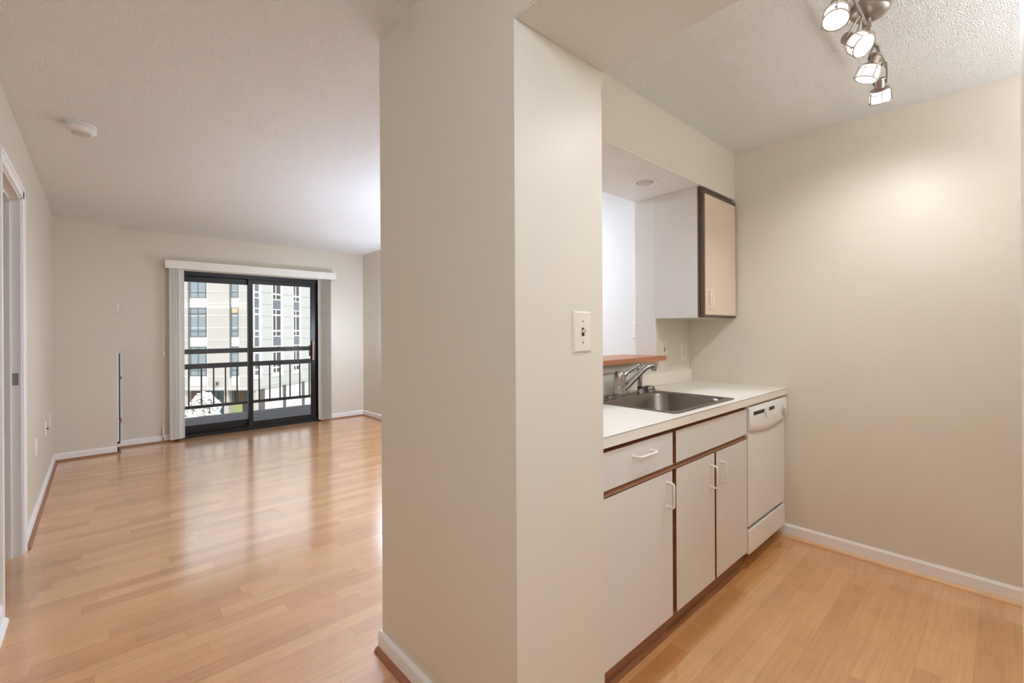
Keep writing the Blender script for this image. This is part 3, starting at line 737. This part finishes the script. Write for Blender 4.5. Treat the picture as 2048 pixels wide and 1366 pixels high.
b = bm_new(); lathe(b, (2.2, 3.05, CEIL-0.031), (0, 0, -1), [(0, 0.255), (0.012, 0.25), (0.022, 0.21), (0.028, 0.12), (0.03, 0.02)], 48); obj('glass_disc', b, 'dining_fill_glass', t, True)
t = thing('added_cornice_light', 'added unseen long white cornice light shining upward on the rear kitchen wall', 'lamp', (2.2, -0.75, 1.85))  # unseen strip light added to lift the kitchen ceiling
b = bm_new(); box(b, 1.35, 3.05, -0.7495, -0.735, 1.80, 1.90); box(b, 1.35, 3.05, -0.735, -0.60, 1.80, 1.812); box(b, 1.35, 3.05, -0.60, -0.588, 1.80, 1.90); box(b, 1.35, 1.362, -0.735, -0.60, 1.812, 1.90); box(b, 3.038, 3.05, -0.735, -0.60, 1.812, 1.90)
obj('housing', b, 'white_plastic', t)
obj('diffuser', bx(1.363, 3.037, -0.734, -0.601, 1.893, 1.901), 'kitchen_fill_glass', t)

t = thing('added_ceiling_lamp', 'added unseen semi-flush ceiling lamp with a round opal glass globe in the hall behind the camera', 'lamp', (0.10, -0.75, CEIL))  # unseen lamp added to light the partition, placed from the header's shadow
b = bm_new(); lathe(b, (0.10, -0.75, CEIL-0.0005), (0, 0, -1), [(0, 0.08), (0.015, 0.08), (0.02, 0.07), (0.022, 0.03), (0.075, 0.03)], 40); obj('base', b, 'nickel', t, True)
obj('glass_globe', sphere(bm_new(), (0.10, -0.75, 2.245), (0.13, 0.13, 0.12), 4), 'hall_fill_glass', t, True, 180)

# ------------------------------------------------------------------ balcony
struct('balcony_slab', bx(-1.2, 4.4, YF+0.15, 8.60, -0.25, -0.05), 'concrete', 'grey concrete balcony floor', 'balcony')
struct('balcony_ceiling', bx(-1.6, 4.6, YF+0.17, 8.60, 2.52, 2.74), 'facade_white', 'slab of the balcony above', 'balcony')
struct('balcony_wall', bx(-1.35, -1.2, YF+0.15, 8.60, -0.25, 2.52), 'facade_white', 'side wall of the balcony', 'wall')
rl = thing('balcony_railing', 'dark painted metal balcony railing with vertical balusters', 'railing', (1.6, 8.5, -0.05))
obj('top_rail', bx(-1.2, 4.4, 8.48, 8.52, 0.940, 1.014, 0.004), 'rail_metal', rl)
obj('middle_rail', bx(-1.2, 4.4, 8.48, 8.52, 0.708, 0.786, 0.004), 'rail_metal', rl)
obj('bottom_rail', bx(-1.2, 4.4, 8.485, 8.515, 0.092, 0.140, 0.004), 'rail_metal', rl)
for k in range(-13, 21):
    x = 1.027 + 0.1617*k
    if -1.18 < x < 4.38: obj('baluster', bx(x-0.009, x+0.009, 8.491, 8.509, 0.138, 0.71), 'rail_metal', rl)
for x in (-0.62, 4.1): obj('post', bx(x-0.025, x+0.025, 8.475, 8.525, -0.05, 0.945), 'rail_metal', rl)

# ------------------------------------------------------------------ building across the yard
DEP = 34.5
O0 = FWD*DEP
def fl(s, dd, z): return O0 + RGT*s + FWD*dd + UP*z         # left wing frame: s to the right, dd away from us
def fbox(b, s0, s1, d0, d1, z0, z1):
    vs = [b.verts.new(fl(s, q, z)) for s in (s0, s1) for q in (d0, d1) for z in (z0, z1)]
    for f in ((0, 1, 3, 2), (4, 6, 7, 5), (0, 4, 5, 1), (2, 3, 7, 6), (0, 2, 6, 4), (1, 5, 7, 3)): b.faces.new([vs[i] for i in f])
    return b
GZ = -5.9
SC0 = -19.64                                                  # inner corner of the two wings
AT = math.radians(9.44)
RD = RGT*math.sin(AT) + FWD*math.cos(AT); RN = FWD*math.sin(AT) - RGT*math.cos(AT)   # right wing direction, and into the building
RO = O0 + RGT*SC0
def rbox(b, t0, t1, d0, d1, z0, z1):
    vs = [b.verts.new(RO + RD*t_ + RN*q + UP*z) for t_ in (t0, t1) for q in (d0, d1) for z in (z0, z1)]
    for f in ((0, 1, 3, 2), (4, 6, 7, 5), (0, 4, 5, 1), (2, 3, 7, 6), (0, 2, 6, 4), (1, 5, 7, 3)): b.faces.new([vs[i] for i in f])
    return b
struct('ground', bx(-60, 90, 8.7, 110, GZ-0.3, GZ), 'ground', 'pale paved yard far below the balcony', 'ground')
bd = thing('apartment_building', 'beige and white panelled apartment building across the yard', 'building', (FWD*DEP + RGT*-22)[:2] + (GZ,))
TOPZ = 13.0
obj('facade_wall', fbox(bm_new(), -38, SC0, 0, 8, -3.17, TOPZ), 'facade', bd)
w = obj('facade_wall', rbox(bm_new(), 0, 26, 0, 8, -3.17, TOPZ), 'facade_pale', bd); w['label'] = 'pale grey wing'
g = obj('ground_floor', fbox(bm_new(), -38, SC0, 1.6, 8, GZ, -3.17), 'brown_post', bd)
b = bm_new(); rbox(b, 0.5, 26, 0.15, 0.6, GZ, -3.17); obj('ground_floor', b, 'facade_white', bd)
# panel joints
b = bm_new()
for k in range(-3, 14):
    z = -2.10 + 0.924*k
    if z > -3.1: fbox(b, -38, SC0, -0.02, 0.01, z-0.03, z+0.03)
for s in (-36.2, -33.2, -30.0, -27.5, -23.15, -21.49, -20.75):
    fbox(b, s-0.018, s+0.018, -0.02, 0.01, -3.17, TOPZ)
obj('panel_joints', b, 'facade_joint', bd)
b = bm_new()
for k in range(-1, 14):
    z = -2.10 + 0.924*k; rbox(b, 0.7, 26, -0.01, 0.01, z-0.015, z+0.015)
obj('panel_seams', b, 'facade_seam', bd)
b = bm_new()
for s in (-24.60, -21.46): fbox(b, s, s+0.13, -0.03, 0.02, -2.2, TOPZ)
obj('dark_reveal', b, 'win_frame', bd)
for ci, (s0, s1, nm) in enumerate(((-24.43, -23.21, 2), (-21.31, -20.75, 1), (-30.8, -29.6, 2))):
    for k in range(-1, 4):
        zb, zt = 0.92+2.97*k, 3.14+2.97*k
        spn = fbox(bm_new(), s0, s1, -0.012, 0.01, zb-0.75, zb)
        obj('spandrel', spn, 'facade_white', bd)
        b = bm_new()
        fw = 0.05
        for z0, z1 in ((zb, zb+0.05), (zb+0.40, zb+0.47), (zt-0.50, zt-0.43), (zt-0.06, zt)): fbox(b, s0, s1, -0.05, 0.0, z0, z1)
        for sa in ([s0, s1-fw] + ([(s0+s1)/2-0.03] if nm == 2 else [])): fbox(b, sa, sa+fw, -0.05, 0.0, zb, zt)
        fr = obj('window', b, 'win_frame', bd)
        obj('pane', fbox(bm_new(), s0+0.02, s1-0.02, -0.015, 0.0, zb+0.02, zt-0.02), 'pane_sky', fr)
        if ci == 1 and k == 0: obj('lit_blind', fbox(bm_new(), s0+0.05, s1-0.05, -0.03, -0.012, zt-0.42, zt-0.06), 'pane_lit', fr)
for ci, (t0, t1) in enumerate(((0.04, 0.50), (2.10, 3.02), (4.70, 5.46), (7.9, 8.8), (11.0, 12.0))):
    b = bm_new(); rbox(b, t0-0.06, t1+0.32, -0.06, 0.0, -2.35, TOPZ)
    sur = obj('window_surround', b, 'win_white', bd)
    for k in range(-1, 4):
        o_ = 2.97*k
        for z0, z1, kind in ((0.96, 1.28, 'd'), (1.42, 2.56, 'd'), (2.70, 3.03, 'd'), (0.15, 0.87, 'v')):
            if kind == 'v' and k == -1: continue
            b = bm_new()
            if kind == 'v': rbox(b, t0, t1, -0.075, -0.055, z0+o_, z1+o_)
            else:
                if ci == 0: rbox(b, t0+0.03, t1-0.02, -0.075, -0.055, z0+o_, z1+o_)
                else:
                    m_ = t0 + (t1-t0)*0.36
                    rbox(b, t0+0.02, m_-0.05, -0.075, -0.055, z0+o_, z1+o_); rbox(b, m_+0.09, t1-0.03, -0.075, -0.055, z0+o_, z1+o_)
            obj('pane', b, 'pane_violet' if (kind == 'v' or ci == 0) else 'pane_dark', sur)
# recessed storefronts, posts and door openings on the ground floor
for s0, s1 in ((-24.55, -22.0), (-21.2, -20.5)):
    b = bm_new(); fbox(b, s0, s1, 1.45, 1.62, GZ, -3.25); sf = obj('storefront', b, 'teal', bd)
    b = bm_new(); fbox(b, s0, s1, 1.40, 1.46, -3.95, -3.90); fbox(b, (s0+s1)/2-0.03, (s0+s1)/2+0.03, 1.40, 1.46, GZ, -3.2); obj('storefront_frame', b, 'grey_post', sf)
b = bm_new(); fbox(b, -22.10, -21.75, 0.3, 0.7, GZ, -3.17); fbox(b, -25.2, -24.9, 0.3, 0.7, GZ, -3.17); fbox(b, -19.95, -19.64, 0.3, 0.7, GZ, -3.17); obj('column', b, 'facade', bd)
for t0, t1 in ((0.62, 1.30), (3.55, 3.85), (6.1, 6.4), (8.4, 8.7)):
    b = bm_new(); rbox(b, t0, t1, 0.08, 0.20, GZ, -3.17); obj('door_opening', b, 'grey_post', bd)
b = bm_new(); fbox(b, -22.42, -22.32, -0.18, -0.02, -2.78, -2.52); fbox(b, -22.40, -22.30, -0.22, -0.16, -2.6, -2.48); obj('wall_lamp', b, 'grey_post', bd)

hd = obj('hedge', fbox(bm_new(), -20.45, -19.98, -1.4, -0.9, GZ, -4.0), 'grass'); tag(hd, 'clipped green hedge in front of the building', 'hedge')

# flowering shrubs in the yard
def shrub(label, s, dist, blobs, nflow, nleaf, seed):
    rnd = random.Random(seed)
    base_ = FWD*dist + RGT*s
    t = thing('flowering_shrub', label, 'shrub', (base_.x, base_.y, GZ), 'white flowering shrubs in the yard')
    ztop = max(c[1]+c[2] for c in blobs)
    b = bm_new()
    p0 = base_ + UP*GZ
    for ds, zc, r in blobs:
        tube(b, [p0, p0 + UP*1.2 + RGT*ds*0.3, base_ + RGT*ds + UP*zc], [0.06, 0.045, 0.02], 7)
    obj('stems', b, 'bark', t)
    bl_, lf = bm_new(), bm_new()
    def pt(r_mul):
        ds, zc, r = rnd.choice(blobs)
        v = Vector((rnd.gauss(0, 1), rnd.gauss(0, 1), rnd.gauss(0, 1))).normalized()*r*rnd.uniform(*r_mul)
        return base_ + RGT*ds + UP*zc + v
    for _ in range(nflow):
        p = pt((0.78, 1.08)); r = rnd.uniform(0.035, 0.075)
        bmesh.ops.create_icosphere(bl_, subdivisions=1, radius=r, matrix=Matrix.Translation(p) @ Matrix.Diagonal((1, 1, 0.7, 1)))
    for _ in range(nleaf):
        p = pt((0.55, 1.0)); q = Quaternion((rnd.random(), rnd.random(), rnd.random()), rnd.uniform(0, 6.28))
        L_ = rnd.uniform(0.05, 0.10); w_ = L_*0.42
        lf.faces.new([lf.verts.new(p + q @ Vector(v)) for v in ((-L_, 0, 0), (0, -w_, 0.01), (L_, 0, 0), (0, w_, 0.01))])
    f_ = obj('foliage', lf, 'leaf', t); f_['kind'] = 'stuff'
    f_ = obj('blossoms', bl_, 'blossom', t); f_['kind'] = 'stuff'
shrub('tall white flowering shrub standing above the others beyond the railing', -16.65, 24.5, [(0.0, -2.42, 0.46), (0.30, -2.75, 0.5), (-0.30, -2.92, 0.53), (0.16, -3.25, 0.6), (-0.2, -3.5, 0.6)], 2400, 500, 3)
shrub('low white flowering shrub at the left beyond the railing', -13.36, 18.5, [(0.0, -2.5, 0.43), (-0.34, -2.68, 0.38), (0.38, -2.55, 0.36), (0.08, -2.9, 0.52)], 1800, 500, 5)
shrub('low white flowering shrub at the right beyond the railing, with green leaves showing', -14.1, 21.5, [(0.0, -3.0, 0.42), (0.32, -3.05, 0.38), (-0.3, -3.3, 0.45), (0.1, -3.5, 0.5)], 1500, 900, 8)
